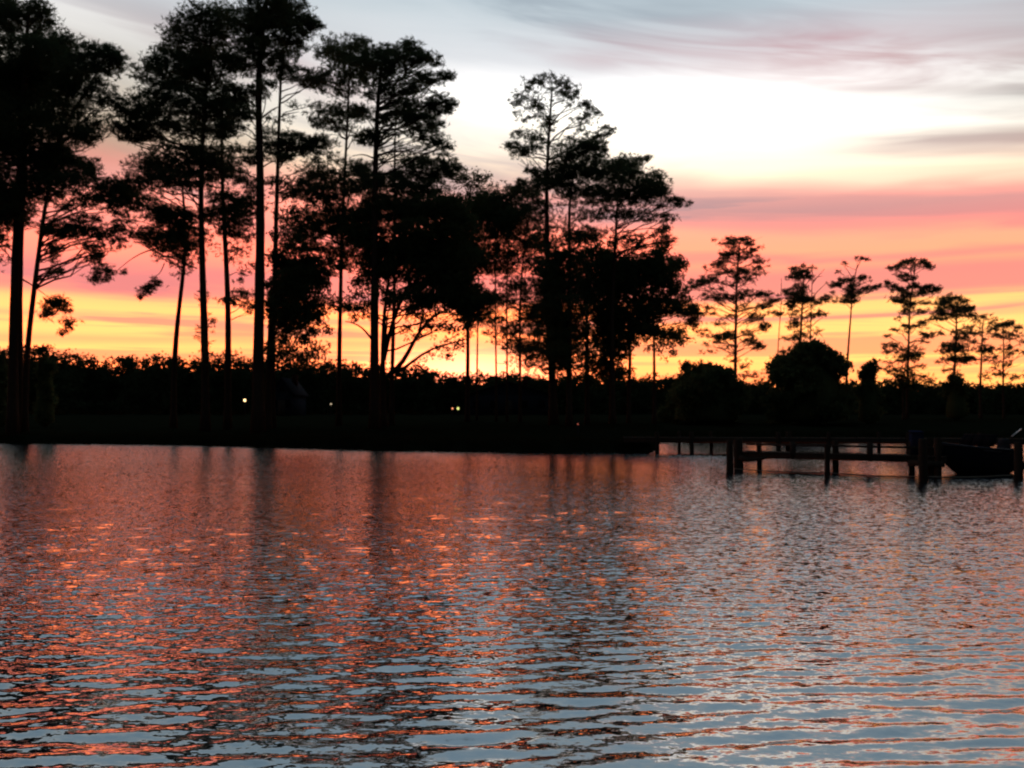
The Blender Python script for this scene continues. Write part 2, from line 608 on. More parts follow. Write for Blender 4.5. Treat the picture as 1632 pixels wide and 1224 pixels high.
# ------------------------------------------------------------------ foliage
def blades(centres, n, length, width, up=0.25, r=None):
    """n thin pointed blades at every centre: returns vertex array (3 per face)."""
    r = r or rng
    c = np.repeat(centres, n, 0)
    k = len(c)
    d = r.normal(size=(k, 3))
    d[:, 2] = d[:, 2] * 0.75 + up
    d /= np.linalg.norm(d, axis=1, keepdims=True) + 1e-9
    s = np.cross(d, r.normal(size=(k, 3)))
    s /= np.linalg.norm(s, axis=1, keepdims=True) + 1e-9
    ln = length * r.uniform(.5, 1.45, (k, 1))
    w = width * r.uniform(.7, 1.3, (k, 1)) * 0.5
    b = c + d * ln * 0.12
    tip = c + d * ln
    return np.stack([b - s * w, b + s * w, tip], 1).reshape(-1, 3)


def leaves(centres, n, size, spread, r=None):
    r = r or rng
    c = np.repeat(centres, n, 0) + r.normal(size=(len(centres) * n, 3)) * spread
    k = len(c)
    d = r.normal(size=(k, 3))
    d /= np.linalg.norm(d, axis=1, keepdims=True) + 1e-9
    s = np.cross(d, r.normal(size=(k, 3)))
    s /= np.linalg.norm(s, axis=1, keepdims=True) + 1e-9
    ln = size * r.uniform(.7, 1.3, (k, 1))
    return np.stack([c - s * ln * .42, c + s * ln * .42, c + d * ln], 1).reshape(-1, 3)


def tri_mesh(name, v, mat):
    n = len(v) // 3
    return mesh_np(name, v, np.arange(len(v)), np.full(n, 3), mat)


def lobe_points(c, rx, rz, ry, n, r):
    """Points inside a flattened ellipsoid: small level sprays of shoots, and a looser scatter that frays the edge."""
    if n < 1:
        return np.zeros((0, 3))
    ax = np.array([rx, ry, rz])
    nc = max(2, int(n / 8))
    q = r.normal(size=(nc, 3))
    q /= np.linalg.norm(q, axis=1, keepdims=True)
    q *= r.uniform(0.1, 1.0, (nc, 1)) ** (1 / 2.2)
    q = c + q * ax
    m = max(1, int(n * .68))
    pick = (r.random(m) ** 1.35 * nc).astype(int)
    k = 0.10 * math.sqrt(rx * rz) + 0.08
    size = r.uniform(.5, 1.5, (nc, 1))[pick]
    a = q[pick] + r.normal(size=(m, 3)) * np.array([k * 1.3, k * 1.3, k * .45]) * size
    u = r.normal(size=(n - m, 3))
    u /= np.linalg.norm(u, axis=1, keepdims=True) + 1e-9
    u = c + u * ax * (r.uniform(.05, 1.0, (n - m, 1)) ** (1 / 2.6)) * 1.18
    return np.concatenate([a, u])


def parse(s):
    out = []
    for a in s.replace('\n', ' ').split(';'):
        w = a.split()
        if len(w) >= 4:
            w = [float(x) for x in w]
            out.append((w[0], w[1], w[2], w[3], w[4] if len(w) > 4 else 1.0))
    return out


def pxs_path(s, yd, base_z=None):
    pts = [tuple(float(x) for x in a.split()) for a in s.split(';') if a.strip()]
    return [P(x, y, yd) for x, y in pts], pts


def smooth_path(pts, m):
    pts = np.array(pts, float)
    d = np.concatenate([[0], np.cumsum(np.linalg.norm(np.diff(pts, axis=0), axis=1))])
    t = np.linspace(0, d[-1], m)
    out = np.stack([np.interp(t, d, pts[:, k]) for k in range(3)], 1)
    for _ in range(2):
        out[1:-1] = 0.5 * out[1:-1] + 0.25 * (out[:-2] + out[2:])
    return out


TREE_N = [0]


def tree(name, label, yd, trunk, hw, lobes, kind='pine', limbs=(), boughs=(), dens=1.0, tip=0.25, category='pine tree', group=None, fill=1.0):
    if yd > 80:
        fill *= .45
    """trunk: pixel path from base to top; hw: base half width in photo pixels; lobes: foliage masses in pixels."""
    TREE_N[0] += 1
    r = np.random.default_rng(100 + TREE_N[0])
    s = yd / F
    _, tp = pxs_path(trunk, yd)
    lb = parse(lobes)
    base_px = tp[0][0]
    zb = float(land_z(np.array(base_px), np.array(float(yd))))
    w3 = [P(x, y, yd) for x, y in tp]
    w3[0] = np.array((w3[0][0], yd, min(w3[0][2], zb - 0.1) if w3[0][2] < zb + .3 else zb - 0.1))
    w3 = [w3[0]] + [p for p in w3[1:] if p[2] > w3[0][2] + 0.3]
    # lean in depth
    lean = r.uniform(-.5, .5)
    zt = w3[-1][2]
    for p in w3:
        p[1] += lean * (p[2] - zb) / max(zt - zb, 1)
    path = smooth_path(w3, 18)
    root = empty(name, (path[0][0], path[0][1], zb))
    R0 = hw * s * .86
    tt = np.linspace(0, 1, len(path))
    rad = R0 * ((1 - tt) * (1 - tip) + tip) ** 0.9
    rad[0] *= 1.35
    rad[1] *= 1.08
    rad = rad * r.uniform(.95, 1.05, len(rad))
    mb = MB()
    mb.tube(path, rad, 9)

    def trunk_at(z):
        i = np.clip(np.interp(z, path[:, 2], np.arange(len(path))), 0, len(path) - 1)
        j = int(min(i, len(path) - 2))
        f = i - j
        return path[j] * (1 - f) + path[j + 1] * f, float(rad[j] * (1 - f) + rad[j + 1] * f)

    # every mass has a smaller neighbour in front of or behind it
    for (x, y, rx, ry, dn) in list(lb):
        if dn > .55 and kind and fill > 0:
            lb.append((x + r.uniform(-.8, .8) * rx, y + r.uniform(-.5, .9) * ry, rx * .8, ry * .8, dn * .75 * fill))
        if dn > .55 and y > 270 and fill > 0 and r.random() < .75:      # loose twigs of needles between the dense plates
            lb.append((x + r.uniform(-1.2, 1.2) * rx, y + r.uniform(-.6, 1.4) * ry, rx * 1.25, ry * 1.25, .24))
    if lb:
        spread = max(max(abs(l[0] - np.interp(-l[1], [-p[1] for p in tp], [p[0] for p in tp])) + l[2] * .5 for l in lb) * s * .75, 0.8)
    groups = {}
    vs = []
    for (x, y, rx, ry, dn) in lb:
        c = P(x, y, yd)
        t0, tr = trunk_at(c[2])
        dx = c[0] - t0[0]
        room = math.sqrt(max(spread ** 2 - dx ** 2, .05))
        off = r.uniform(-1, 1) * room * .8
        c = P(x, y, t0[1] + off)
        kx = 1.32 if yd < 80 else 1.12
        rxm, rzm = rx * s * kx, ry * s * kx
        ar = math.pi * rxm * rzm
        if kind == 'pine':
            L = 0.25 if yd < 80 else 0.29
            n = int(dn * dens * ar * (58 if yd < 80 else 52)) + 3
            pts = lobe_points(c, rxm * .92, rzm * .85, max(rxm, rzm) * .9, n, r)
            vs.append(blades(pts, 10, L, 0.052 if yd < 80 else .062, 0.3, r))
        else:
            n = int(dn * dens * ar * 38) + 3
            pts = lobe_points(c, rxm * .95, rzm * .95, max(rxm, rzm) * .9, n, r)
            vs.append(leaves(pts, 8, 0.17 if yd < 80 else .20, 0.13, r))
        # the limb that carries this mass
        dist = math.hypot(c[0] - t0[0], c[1] - t0[1])
        if dist > 0.5 and dn > .3:
            z0 = max(c[2] - r.uniform(.15, .55) * dist - .2, zb + 1.5)
            a, ra = trunk_at(z0)
            mid = (a + c) / 2 + np.array([0, 0, r.uniform(-.10, .12) * dist])
            lp = smooth_path([a, mid, c], 6)
            lp[1:-1] += r.normal(size=(4, 3)) * .03 * dist
            r1 = min(ra * .55, 0.028 + 0.010 * dist)
            mb.tube(lp, np.linspace(r1, .012, 6), 5)
            for q in range(3):
                k = r.integers(2, 5)
                e = c + r.normal(size=3) * np.array([rxm, rxm, rzm]) * .6
                mb.tube([lp[k], (lp[k] + e) / 2 + r.normal(size=3) * .06, e], [r1 * .4, r1 * .28, .008], 4)
    mb.build('trunk', M_BARK, root, True)
    if vs:
        link('crown', tri_mesh('crown', np.concatenate(vs), M_NEEDLE if kind == 'pine' else M_LEAF), root)
    for lp, w0, w1 in limbs:
        pts, _ = pxs_path(lp, yd)
        n = len(pts)
        for i, p in enumerate(pts):
            p[1] += r.uniform(-1, 1) * .25 * (i > 0) + lean * .2
        q = smooth_path(pts, 9)
        m2 = MB()
        m2.tube(q, np.linspace(w0 * s, w1 * s, 9), 7)
        link('limb', m2.mesh('limb', M_BARK, True), root)
    for lp, w0, bl in boughs:
        dy = r.uniform(-.8, .8)
        pts = [np.array(p) for p in pxs_path(lp, yd)[0]]
        for i, p in enumerate(pts):
            p += (P(816, 612, yd + dy * i / len(pts)) - P(816, 612, yd)) * np.array([0, 1, 0])
        m2 = MB()
        m2.tube(smooth_path(pts, 9), np.linspace(w0 * s, .4 * s, 9), 6)
        bo = link('bough', m2.mesh('bough', M_BARK, True), root)
        vb = []
        for (x, y, rx, ry, dn) in parse(bl):
            c = P(x, y, yd + dy + r.uniform(-.3, .3))
            rxm, rzm = rx * s, ry * s
            ar = math.pi * rxm * rzm
            pts2 = lobe_points(c, rxm * .9, rzm * .85, rxm * .8, int(dn * ar * 80) + 2, r)
            vb.append(blades(pts2, 10, .25, .052, .2, r))
        link('foliage', tri_mesh('foliage', np.concatenate(vb), M_NEEDLE), bo)
    tag(root, label, category, group)
    return root


G1 = 'tall pines along the near shore'
G2 = 'pines on the far side of the cove'
G3 = 'slender trees in the middle of the grove'

# --- left edge
tree('pine_tree', 'tall thick-trunked pine cut by the left edge of the picture', 62,
     '21 660;20 600;21 480;23 380;28 250;36 100;40 10', 9.5,
     '''40 28 42 22;15 20 25 25;72 32 16 12;60 10 18 12;5 100 35 40;45 85 45 26;20 150 50 36;-20 200 50 50;15 210 30 35;
     -15 300 30 40;0 330 25 22 .7;-10 380 14 20 .7;30 130 40 26;-40 120 50 50;-60 260 40 60;-50 40 45 40''', group=G1, dens=.95)
tree('pine_tree', 'pine standing against the leftmost trunk, its stem doubling the thick one', 64,
     '33 660;32 600;32 480;35 400;40 300;48 180;60 100', 7,
     '''70 80 45 24;100 68 26 16;90 110 50 30;60 130 36 24;60 165 30 18;70 185 16 12;55 235 35 30;50 270 40 28;
     30 310 30 32;20 350 20 18;95 75 20 14;45 200 14 18 .5;60 305 26 18;75 250 30 24''', group=G1, dens=.95,
     boughs=[('35 445;48 452;60 461;76 473', 1.6, '85 485 22 13;95 481 16 11;70 500 12 9;110 516 13 12 .9;101 530 7 8;107 492 9 9;82 497 12 7 .7')])
tree('pine_tree', 'pine with a slender trunk leaning right at the far left', 63,
     '40 660;42 575;48 520;57 450;67 370;77 305;95 225;112 130', 6,
     '''165 100 30 20;150 88 26 16;130 128 38 26;178 88 16 14;118 160 30 24;100 190 34 28;112 214 32 16;140 205 22 16;
     90 250 30 24;120 272 28 20;145 265 14 14;110 292 38 14;170 297 20 12;190 315 20 18;150 320 26 9;108 328 18 8 .7;
     98 365 26 16;126 366 20 12;138 350 18 9 .7;170 368 20 13 .7;200 362 15 11 .6;186 385 9 10 .6;148 388 15 11 .8;152 410 11 11 .7;
     92 392 9 10 .8;86 410 5 12 .6;92 432 8 7 .8;80 432 5 5 .7;150 165 25 12 .55;180 158 20 11 .7;200 170 14 10 .7;165 195 20 14 .35;190 207 14 12 .5''',
     group=G1, dens=1.0, limbs=[('95 225;110 190;130 155;150 125;160 108', 3.2, 1.0)])

# --- left group
tree('pine_tree', 'broad dense-crowned pine on a shaggy trunk, left of the tallest pines', 64,
     '328 660;327 590;325 520;322 440;318 300;322 200;330 100;335 40', 8,
     '''335 25 34 16;300 38 22 14;360 25 25 20;280 55 22 12 .8;330 58 38 20;268 76 20 12 .8;300 88 34 20;345 85 25 16 .8;255 95 22 14;
     290 115 38 22;330 115 33 20;232 110 16 9 .7;262 125 24 16;222 122 13 6 .7;365 100 18 14 .8;250 150 28 14;290 150 33 18;340 150 36 20;
     225 172 28 14;270 180 42 20;320 183 36 20;360 175 22 20;205 195 24 13;240 205 36 15;200 213 16 9;300 207 28 12;345 210 22 14;220 222 14 6;
     292 240 36 11;250 256 34 12;320 250 26 14;280 266 48 13;232 276 28 9;212 291 24 9;340 262 22 18;300 286 42 9;262 290 32 8;
     322 470 8 18 .35;331 520 7 20 .35;321 540 6 20 .3;331 565 8 20 .35''', group=G1)
tree('pine_tree', 'short curved pine under the broad crown, with a drooping twig on its left', 67,
     '277 660;277 595;280 540;285 490;291 440;296 390;293 330;288 280', 6,
     '''255 345 20 15;285 350 26 18;240 375 22 12;270 386 32 16;300 375 26 20;250 330 18 9 .8;310 342 20 9 .8;260 410 18 8 .5;290 418 18 12 .4;
     305 412 13 12 .4;200 302 22 12;215 320 20 10;240 310 14 8 .5;270 305 14 8 .5;200 350 16 9 .5;210 375 13 9 .5;185 360 12 8 .5;284 440 9 8 .3;300 425 10 9 .4''',
     group=G1, boughs=[('252 395;232 401;213 411;200 423;188 434', 1.4, '163 436 19 17;152 412 10 10 .6;196 432 9 5 .8;150 446 9 8'),
                       ('262 420;258 435;250 444', 1.0, '241 456 15 10;233 466 12 8;249 447 9 6;226 473 7 5')])
tree('pine_tree', 'straight pine just left of the thickest centre-left trunk', 66,
     '363 660;363 590;363 520;362 470;358 400;352 300;350 220;352 140', 7,
     '''365 330 28 18;385 345 20 16;345 345 20 13;375 368 26 11;395 322 18 16 .9;350 308 22 10 .8;385 392 18 14 .5;395 428 13 12 .4;370 408 14 12 .35;
     386 470 17 9 .8;366 481 13 6 .7;394 488 9 7 .7;350 272 22 14;362 240 22 11 .9;378 448 10 8 .3''', group=G1)
tree('pine_tree', 'tallest pine of all, thick straight trunk reaching the top of the frame', 61,
     '412 660;411 600;412 540;414 450;415 300;412 200;410 120;418 40;425 -10', 11.5,
     '''440 10 35 22;415 18 35 24;460 25 25 16;390 30 26 18;430 50 42 17;482 40 22 14;497 38 13 10;470 60 26 12;395 68 20 18;425 84 36 14;380 95 20 16;
     450 95 18 9 .8;370 150 20 16 .9;400 110 22 12 .8;385 175 20 16;370 200 18 16;425 140 18 11 .8;395 150 20 11;395 250 16 12 .9;375 262 13 12 .8;
     430 185 12 9 .35;430 207 13 9 .4;390 290 20 12 .7;440 -25 30 20;505 42 8 5''', group=G1, tip=.3,
     limbs=[('415 190;424 182;438 172;446 168', 1.6, .7), ('414 270;424 262;436 256', 1.5, .7)])
tree('pine_tree', 'pine close on the right of the tallest one, bare limbs in the gap', 64,
     '434 660;433 600;436 480;439 350;441 280;443 200;446 100;452 50', 6.2,
     '''470 120 24 8;440 110 22 12 .9;490 130 18 8;480 168 18 6 .4;465 190 14 5 .3;450 222 38 11;430 240 28 14;480 230 34 11;510 225 23 9;500 240 23 9;
     460 250 18 6 .7;470 282 20 11 .4;455 302 18 11 .4;440 290 14 10 .6;480 302 18 14 .6;500 268 22 11 .7;470 75 20 10''', group=G1,
     limbs=[('444 165;455 160;470 150;478 144', 1.4, .6), ('446 128;460 118;475 112', 1.4, .6), ('442 188;455 182;475 176', 1.2, .5)])
tree('leafy_tree', 'low leafy tree wrapped around a dark trunk, right of the tallest pine', 63,
     '427 660;428 600;430 540;432 480;440 430', 7.5,
     '''460 340 20 16 .35;455 380 18 16 .4;445 415 16 13;470 425 22 15;480 442 18 13;455 450 23 13;490 470 20 15;460 490 20 16 .7;480 500 18 15 .8;500 450 16 8;
     470 530 28 16 .45;490 548 28 14 .3;455 520 16 16 .6;508 520 18 9 .3;450 558 20 12 .6;475 566 24 10 .5;510 560 14 10 .3;445 470 12 14;500 420 22 10 .7;515 440 18 9 .6;470 395 20 12 .5;520 480 20 9 .35;495 500 16 14 .8;462 465 20 13;440 500 12 16''',
     kind='leaf', category='tree', dens=1.3)

# --- centre group
tree('pine_tree', 'slim pine with layered plates of needles between two thicker trunks', 68,
     '540 660;540 600;541 530;543 420;547 300;552 200;556 100', 5,
     '''550 74 34 13;530 86 26 12;570 70 18 11;555 106 36 15;525 120 26 12;580 100 18 15;505 135 18 9;540 145 23 7;560 130 20 9;520 180 26 9;550 176 28 9;
     505 195 14 7;575 185 16 9;530 200 26 7;580 215 13 6;520 250 22 7 .5;560 270 28 12;530 286 28 12;500 272 22 8 .6;575 265 13 8;510 290 22 12;
     500 311 24 11;540 310 24 11;520 358 38 16;490 370 22 11;480 340 22 12 .6;470 310 20 12 .5;475 395 22 12 .6;530 425 24 12 .5;555 410 18 10 .6;520 330 26 10;575 300 16 12;555 364 28 14;545 345 33 10;500 394 28 8;530 398 28 8;560 388 18 10 .8''', group=G1,
     limbs=[('549 275;540 262;528 254', 1.0, .4), ('553 195;566 185;578 182', 1.0, .4)])
tree('pine_tree', 'tall pine whose tiered branches sweep right against the bright sky', 62,
     '597 660;597 600;597 520;598 400;598 300;601 200;606 120;614 85', 9.5,
     '''600 90 28 13;620 85 22 11;640 80 18 10 .8;655 73 12 9 .8;650 66 7 6 .8;665 86 18 8;690 88 11 6;696 102 9 5;640 100 30 12;610 110 28 14;665 95 14 8;
     660 125 26 7;700 122 18 6;716 119 8 4;680 130 20 6;625 140 28 12;600 130 18 10;665 145 16 6;590 150 12 8 .7;640 160 20 10;655 176 33 10;700 160 24 9;
     718 164 12 7;712 173 9 6;690 176 18 6;640 190 32 11;670 196 25 12;695 195 15 6;610 190 16 7 .8;585 220 20 9;575 176 16 9 .8;600 215 16 9;680 215 23 10;
     700 226 18 8;716 235 9 5;660 236 23 6 .4;630 220 16 8 .4;620 242 16 6 .4;590 286 16 13;600 260 14 8 .5''', group=G1,
     limbs=[('602 215;612 205;624 198', 1.2, .5), ('600 250;612 243;630 240;655 236', 1.3, .5), ('600 255;585 248;572 245;562 250', 1.3, .5), ('605 150;635 130;660 108;672 98', 1.4, .6)])
tree('pine_tree', 'thin pine half hidden behind the one with branches sweeping right', 66,
     '624 660;625 600;628 500;630 400;630 300;630 220;633 165', 4.5,
     '''690 265 33 14;660 260 23 11;710 268 20 9;640 276 18 9;680 281 23 11;630 291 28 12;600 291 18 11;648 300 20 8;722 276 18 8 .5;640 335 46 18;590 335 32 16;
     610 365 34 14;575 345 20 14 .7;650 320 34 14;690 300 26 12;660 345 30 14;620 395 26 14;580 385 20 12;605 320 24 12''', group=G1)
D1 = tree('spreading_tree', 'many-stemmed leafy tree with limbs fanning out low over the bright horizon', 64,
     '612 660;610 600;611 560;613 500;620 450;626 400', 6.5,
     '''665 365 28 13;650 395 42 14;700 395 40 15;600 400 23 13;570 370 22 16 .8;640 425 42 12;690 425 38 11;720 430 28 13;600 430 18 11;570 420 18 12 .5;
     585 465 28 9 .5;560 485 23 8 .6;580 500 24 8 .4;690 470 33 12;720 480 38 11;670 486 20 8 .6;742 490 26 14;690 515 28 11 .3;715 530 23 13 .3;
     725 550 17 12 .25;700 566 24 11 .2;655 530 12 16 .2;640 450 30 9 .5;612 470 14 10 .3;700 330 36 16;720 360 32 20;680 385 34 14;640 410 34 12;700 450 36 11;590 445 22 10 .7;655 470 22 9 .6;715 405 30 14;740 460 24 12''', kind='leaf', category='tree', dens=1.15,
     limbs=[('611 575;618 545;627 510;641 475;655 447;668 420', 4.2, 1.6), ('620 598;640 585;652 560;668 528;684 508;700 498', 4.6, 1.8),
            ('630 596;648 586;672 564;700 551;725 547;745 540', 3.0, .9), ('598 548;588 534;577 521;563 514;550 512', 2.2, .8),
            ('613 545;618 525;617 500;628 470', 1.8, .8), ('668 528;673 510;678 492', 2.0, .8)])
tree('thin_tree', 'thin tree with a sparse rounded top above the dark mass of the grove', 72,
     '745 660;745 600;746 545;743 450;744 360;750 295', 4.5,
     '''750 280 26 10 .32;730 286 18 10 .4;770 286 13 9 .3;752 300 18 10 .4;740 330 32 16;742 395 26 16;740 420 28 14;720 440 23 11;740 470 28 15;744 515 10 20 .6;735 350 20 14''',
     kind='leaf', category='tree', limbs=[('748 320;742 300;732 288', 1.0, .4), ('750 310;760 296;770 286', .9, .4)])
tree('slender_pine', 'slender trunk second from left among the five poles on the horizon', 76,
     '760 660;760 600;761 540;762 450;766 360', 2.3,
     '''770 325 33 15;760 370 42 20;780 345 30 16;762 470 18 9 .7;770 410 40 16;765 500 14 10 .5''', group=G3, dens=.75)
tree('slender_pine', 'middle one of the five thin poles on the horizon', 78,
     '791 660;791 600;790 545;789 450;796 340', 2.3,
     '''800 310 38 14;800 345 46 18;786 410 40 16;790 480 42 12;782 505 23 11;802 330 40 15;795 440 24 9 .5''', group=G3, dens=.75)
tree('slender_pine', 'fourth of the five thin poles on the horizon', 75,
     '808 660;808 600;808 545;807 450;815 330', 2.3,
     '''830 305 28 11;840 350 33 18;820 385 42 18;800 545 22 8 .5;810 520 32 11;825 420 36 14;805 365 30 15''', group=G3, dens=.75)
tree('slender_pine', 'rightmost of the five poles, beside the dark tall-crowned trunk', 72,
     '829 660;829 600;828 545;830 450;840 350', 3.2,
     '''850 320 23 16;850 395 23 18 .6;830 460 33 15;850 490 28 19;840 540 32 19 .8;822 556 22 10 .5;862 510 22 24;850 565 20 20 .8''', group=G3, dens=.75)
tree('tall_pine', 'tall airy pine with see-through domed top rising above the middle grove', 66,
     '882 660;880 600;876 500;872 400;871 300;873 240;877 190;880 140', 8,
     '''870 128 22 8 .55;850 132 13 7 .5;895 132 15 8 .5;910 145 11 9 .55;840 150 17 10 .45;825 162 12 7 .55;850 167 15 7 .6;880 150 18 8 .35;905 160 13 9 .5;
     920 150 5 7 .5;835 185 15 8 .3;860 190 14 8 .3;878 190 8 12 .5;935 168 10 7 .6;945 185 13 10 .45;925 195 18 11 .28;935 210 17 8 .3;968 208 11 6 .7;960 215 9 4 .5;
     835 215 17 9 .4;855 220 15 10 .4;870 205 10 12 .5;815 233 13 5 .8;835 238 18 7 .7;855 230 13 8 .5;825 248 11 4 .5;885 236 10 6 .4;905 226 12 8 .3;
     850 270 14 8 .5;870 285 20 13 .8;845 296 23 9 .7;890 262 15 8 .5;868 380 18 20 .5;880 440 18 24 .8;884 500 16 26;888 550 14 26''', tip=.16,
     limbs=[('874 232;884 216;900 205;918 192', 1.7, .5), ('877 200;888 184;902 172;914 160', 1.5, .5), ('874 215;866 200;858 190', 1.2, .4), ('872 265;885 256;896 250', 1.3, .4)],
     category='pine tree', group=G1, dens=1.55)
tree('dense_pine', 'dense pine leaning its crown right, just under the airy domed one', 65,
     '907 660;907 600;907 500;908 400;907 320;917 255', 6,
     '''920 235 26 9;945 232 20 11;905 246 23 12;935 255 28 12;950 270 23 12;920 276 28 14;900 270 18 10;956 244 10 10;890 291 22 12;930 300 32 12;910 322 18 10 .5;
     920 370 28 9 .6;900 400 26 16;900 440 28 20;930 340 18 9 .5;900 490 28 20;896 540 18 30;915 350 14 8 .4;880 420 22 20;888 470 26 22;902 520 24 24;885 572 22 22;912 575 22 18 .7;928 380 22 14''', group=G1)
tree('dense_pine', 'pine with ragged shelves of needles reaching farthest right of the grove', 67,
     '976 660;975 600;975 500;980 400;985 310', 6,
     '''1000 256 20 9;1020 256 12 6 .7;990 266 23 11;1030 251 6 5 .7;975 281 28 14;1010 285 36 11;1045 281 15 6;1030 295 28 9;1050 295 11 6;990 305 38 12;960 315 28 12;
     1025 314 28 9;1055 310 13 6 .6;1070 320 15 5;1085 326 9 4;1045 330 20 6 .45;990 335 28 11 .6;1020 345 22 8 .5;1050 350 20 6 .7;960 345 22 9 .5;1060 365 9 5;
     1030 374 28 7 .5;1062 381 11 5;1000 385 23 9;960 374 22 9 .5''', group=G1)
tree('grove_tree', 'dark bushy tree low in the right half of the grove', 69,
     '936 660;936 600;936 540;935 480;938 420', 5,
     '''935 415 22 15;930 450 26 20;930 495 15 20 .5;960 430 22 16;970 470 20 16;970 530 15 20;950 562 12 20 .5;930 562 10 20 .4;960 585 18 12;985 420 26 11;945 520 12 14 .5;945 475 22 20;960 500 18 16 .7;975 445 22 14;955 400 24 12;925 530 14 18 .6''',
     kind='leaf', category='tree')
tree('grove_tree', 'tree on a short bent trunk left of the last one at the grove edge', 70,
     '1002 660;1003 600;1005 565;1001 500;997 430', 4.2,
     '''1010 425 36 13;1000 450 28 15;1000 480 22 14 .8;990 515 26 15;1020 525 22 12;980 560 18 20;1000 545 15 11;1030 470 18 11 .8;1035 500 20 11;985 590 16 10 .8;975 500 20 16;1015 505 22 13;985 450 22 14;1025 445 24 12''',
     kind='leaf', category='tree')
tree('grove_tree', 'rounded tree at the right end of the grove on a single thin trunk', 71,
     '1043 660;1043 600;1043 560;1041 500;1040 430', 3.6,
     '''1040 415 28 13;1060 420 23 13;1076 425 12 11;1045 445 22 10;1060 460 22 7 .7;1085 460 16 6 .5;1070 490 32 8;1100 495 11 8;1106 506 7 10;1050 535 28 8 .8;1070 540 14 6 .6;
     1045 550 18 6 .4;1080 520 18 6 .3;1065 562 13 12 .25;1050 395 16 8 .6;1060 440 22 10;1040 480 26 10;1085 478 16 6;1030 520 20 9''', kind='leaf', category='tree')

# --- right side of the cove
tree('pine_tree', 'conical pine with drooping boughs standing alone right of the grove', 92,
     '1171 660;1172 600;1173 550;1174 480;1177 420;1180 385', 3.9,
     '''1180 383 19 5;1165 388 13 7;1195 388 9 5;1165 402 18 7;1155 408 11 7;1195 400 11 4 .9;1150 418 11 5;1190 412 20 5 .6;1207 415 9 5;1140 422 8 4;
     1215 425 11 4 .7;1180 430 23 5 .4;1150 432 20 5 .6;1180 438 11 9;1205 435 15 4 .6;1130 445 15 6;1190 448 23 6 .4;1115 452 13 6;1165 452 18 5 .5;1140 462 18 5 .4;
     1105 458 11 8 .4;1135 475 20 6 .9;1165 475 12 7;1190 470 14 8 .8;1215 468 14 5;1230 478 13 4;1218 488 13 4;1125 490 15 5 .4;1150 485 12 5 .3;1185 492 18 6 .5;
     1205 505 11 7;1220 520 9 8;1130 500 11 5 .6;1160 505 18 5 .4;1145 515 18 5 .4;1120 530 15 6 .5;1145 535 18 6;1165 535 11 8;1190 532 11 5 .6;1200 545 12 6;
     1210 552 5 7;1135 548 16 5 .5;1155 555 16 6 .4;1125 560 11 5 .3;1165 570 11 10 .25;1185 580 11 12 .3;1195 600 18 8 .4;1215 610 18 7 .35;1225 595 11 7 .25;1185 612 9 7 .5''',
     group=G2)
tree('bare_tree', 'thin nearly bare pole of a tree next to the conical pine', 90,
     '1236 660;1237 600;1240 530;1243 490;1243 445', 1.5,
     '1243 500 12 3 .6;1230 498 9 2.5 .6;1232 482 9 3 .4;1244 470 5 3 .3;1238 570 8 5 .6', category='tree')
tree('pine_tree', 'pine with a square bushy top directly behind the big round bush', 93,
     '1271 660;1272 600;1275 530;1277 480;1279 440', 3.6,
     '''1270 432 13 7;1265 442 11 7;1282 438 9 7;1290 442 5 5;1255 465 7 5;1275 460 12 8;1268 470 15 7;1275 480 20 5;1262 485 9 5;1290 478 12 7;1315 477 8 5;1305 482 7 3;
     1265 500 12 8 .5;1285 505 15 8 .4;1300 500 12 6 .4;1310 500 7 4 .7;1265 515 11 8 .6;1290 530 12 11 .4;1272 535 9 8 .6;1265 541 11 5 .5;1275 554 15 7 .6;
     1305 530 7 8 .3;1250 540 9 3 .5;1250 560 9 4 .5;1242 568 7 5 .6''', group=G2)
tree('dead_tree', 'dead leafless snag with upswept twigs beside the square-topped pine', 91,
     '1290 660;1290 600;1292 540;1294 480;1295 450;1296 420', 1.7, '', category='tree',
     limbs=[('1295 475;1304 464;1318 451', .9, .35), ('1295 452;1303 442;1314 429', .8, .3), ('1296 448;1302 442;1310 440', .7, .3), ('1294 520;1304 510;1314 505', .8, .3),
            ('1294 490;1286 478;1282 470', .6, .3)])
tree('pine_tree', 'wispy pine on a long bare slanting trunk, second tree left of the flat-topped one', 88,
     '1348 660;1349 600;1352 550;1355 510;1357 480;1360 445;1366 422', 2.7,
     '''1370 412 9 3 .6;1345 420 5 4 .5;1336 433 4 3.5 .5;1350 445 15 4 .8;1333 455 9 4;1360 455 9 5;1376 443 9 3.5;1345 450 11 3 .6;1385 460 15 3.5;1370 466 15 4;
     1355 472 12 4.5;1348 480 12 3.5;1396 456 5 2.5;1355 463 11 4;1325 467 4 2.5 .5;1362 480 9 3''', group=G2,
     limbs=[('1364 430;1369 420;1374 411', .8, .3), ('1360 445;1350 430;1343 421', .7, .3)])
tree('pine_tree', 'flat-topped pine with separate plates of needles on a thin trunk at right', 90,
     '1446 660;1446 610;1448 550;1449 500;1453 460;1459 422', 2.9,
     '''1455 416 18 4;1440 422 12 4;1425 428 8 4;1472 420 9 4;1480 423 6 3.5;1452 428 11 3 .35;1450 443 14 5;1440 440 9 3.5;1415 451 6 3;1423 455 8 3.5;1435 461 11 4;1455 455 9 5;
     1470 460 12 5;1488 457 9 5;1495 462 5 3.5;1480 466 14 3.5;1445 470 12 6;1430 478 11 5;1440 480 9 4;1450 490 9 7;1470 482 11 4 .5;1445 497 7 3.5;1468 497 11 3.5 .9;
     1450 520 16 4;1468 514 7 3.5;1430 508 6 2.5 .5;1427 525 5 2;1480 535 12 5;1497 532 7 3 .6;1470 545 12 3.5 .35;1415 536 4 2 .6''', group=G2)
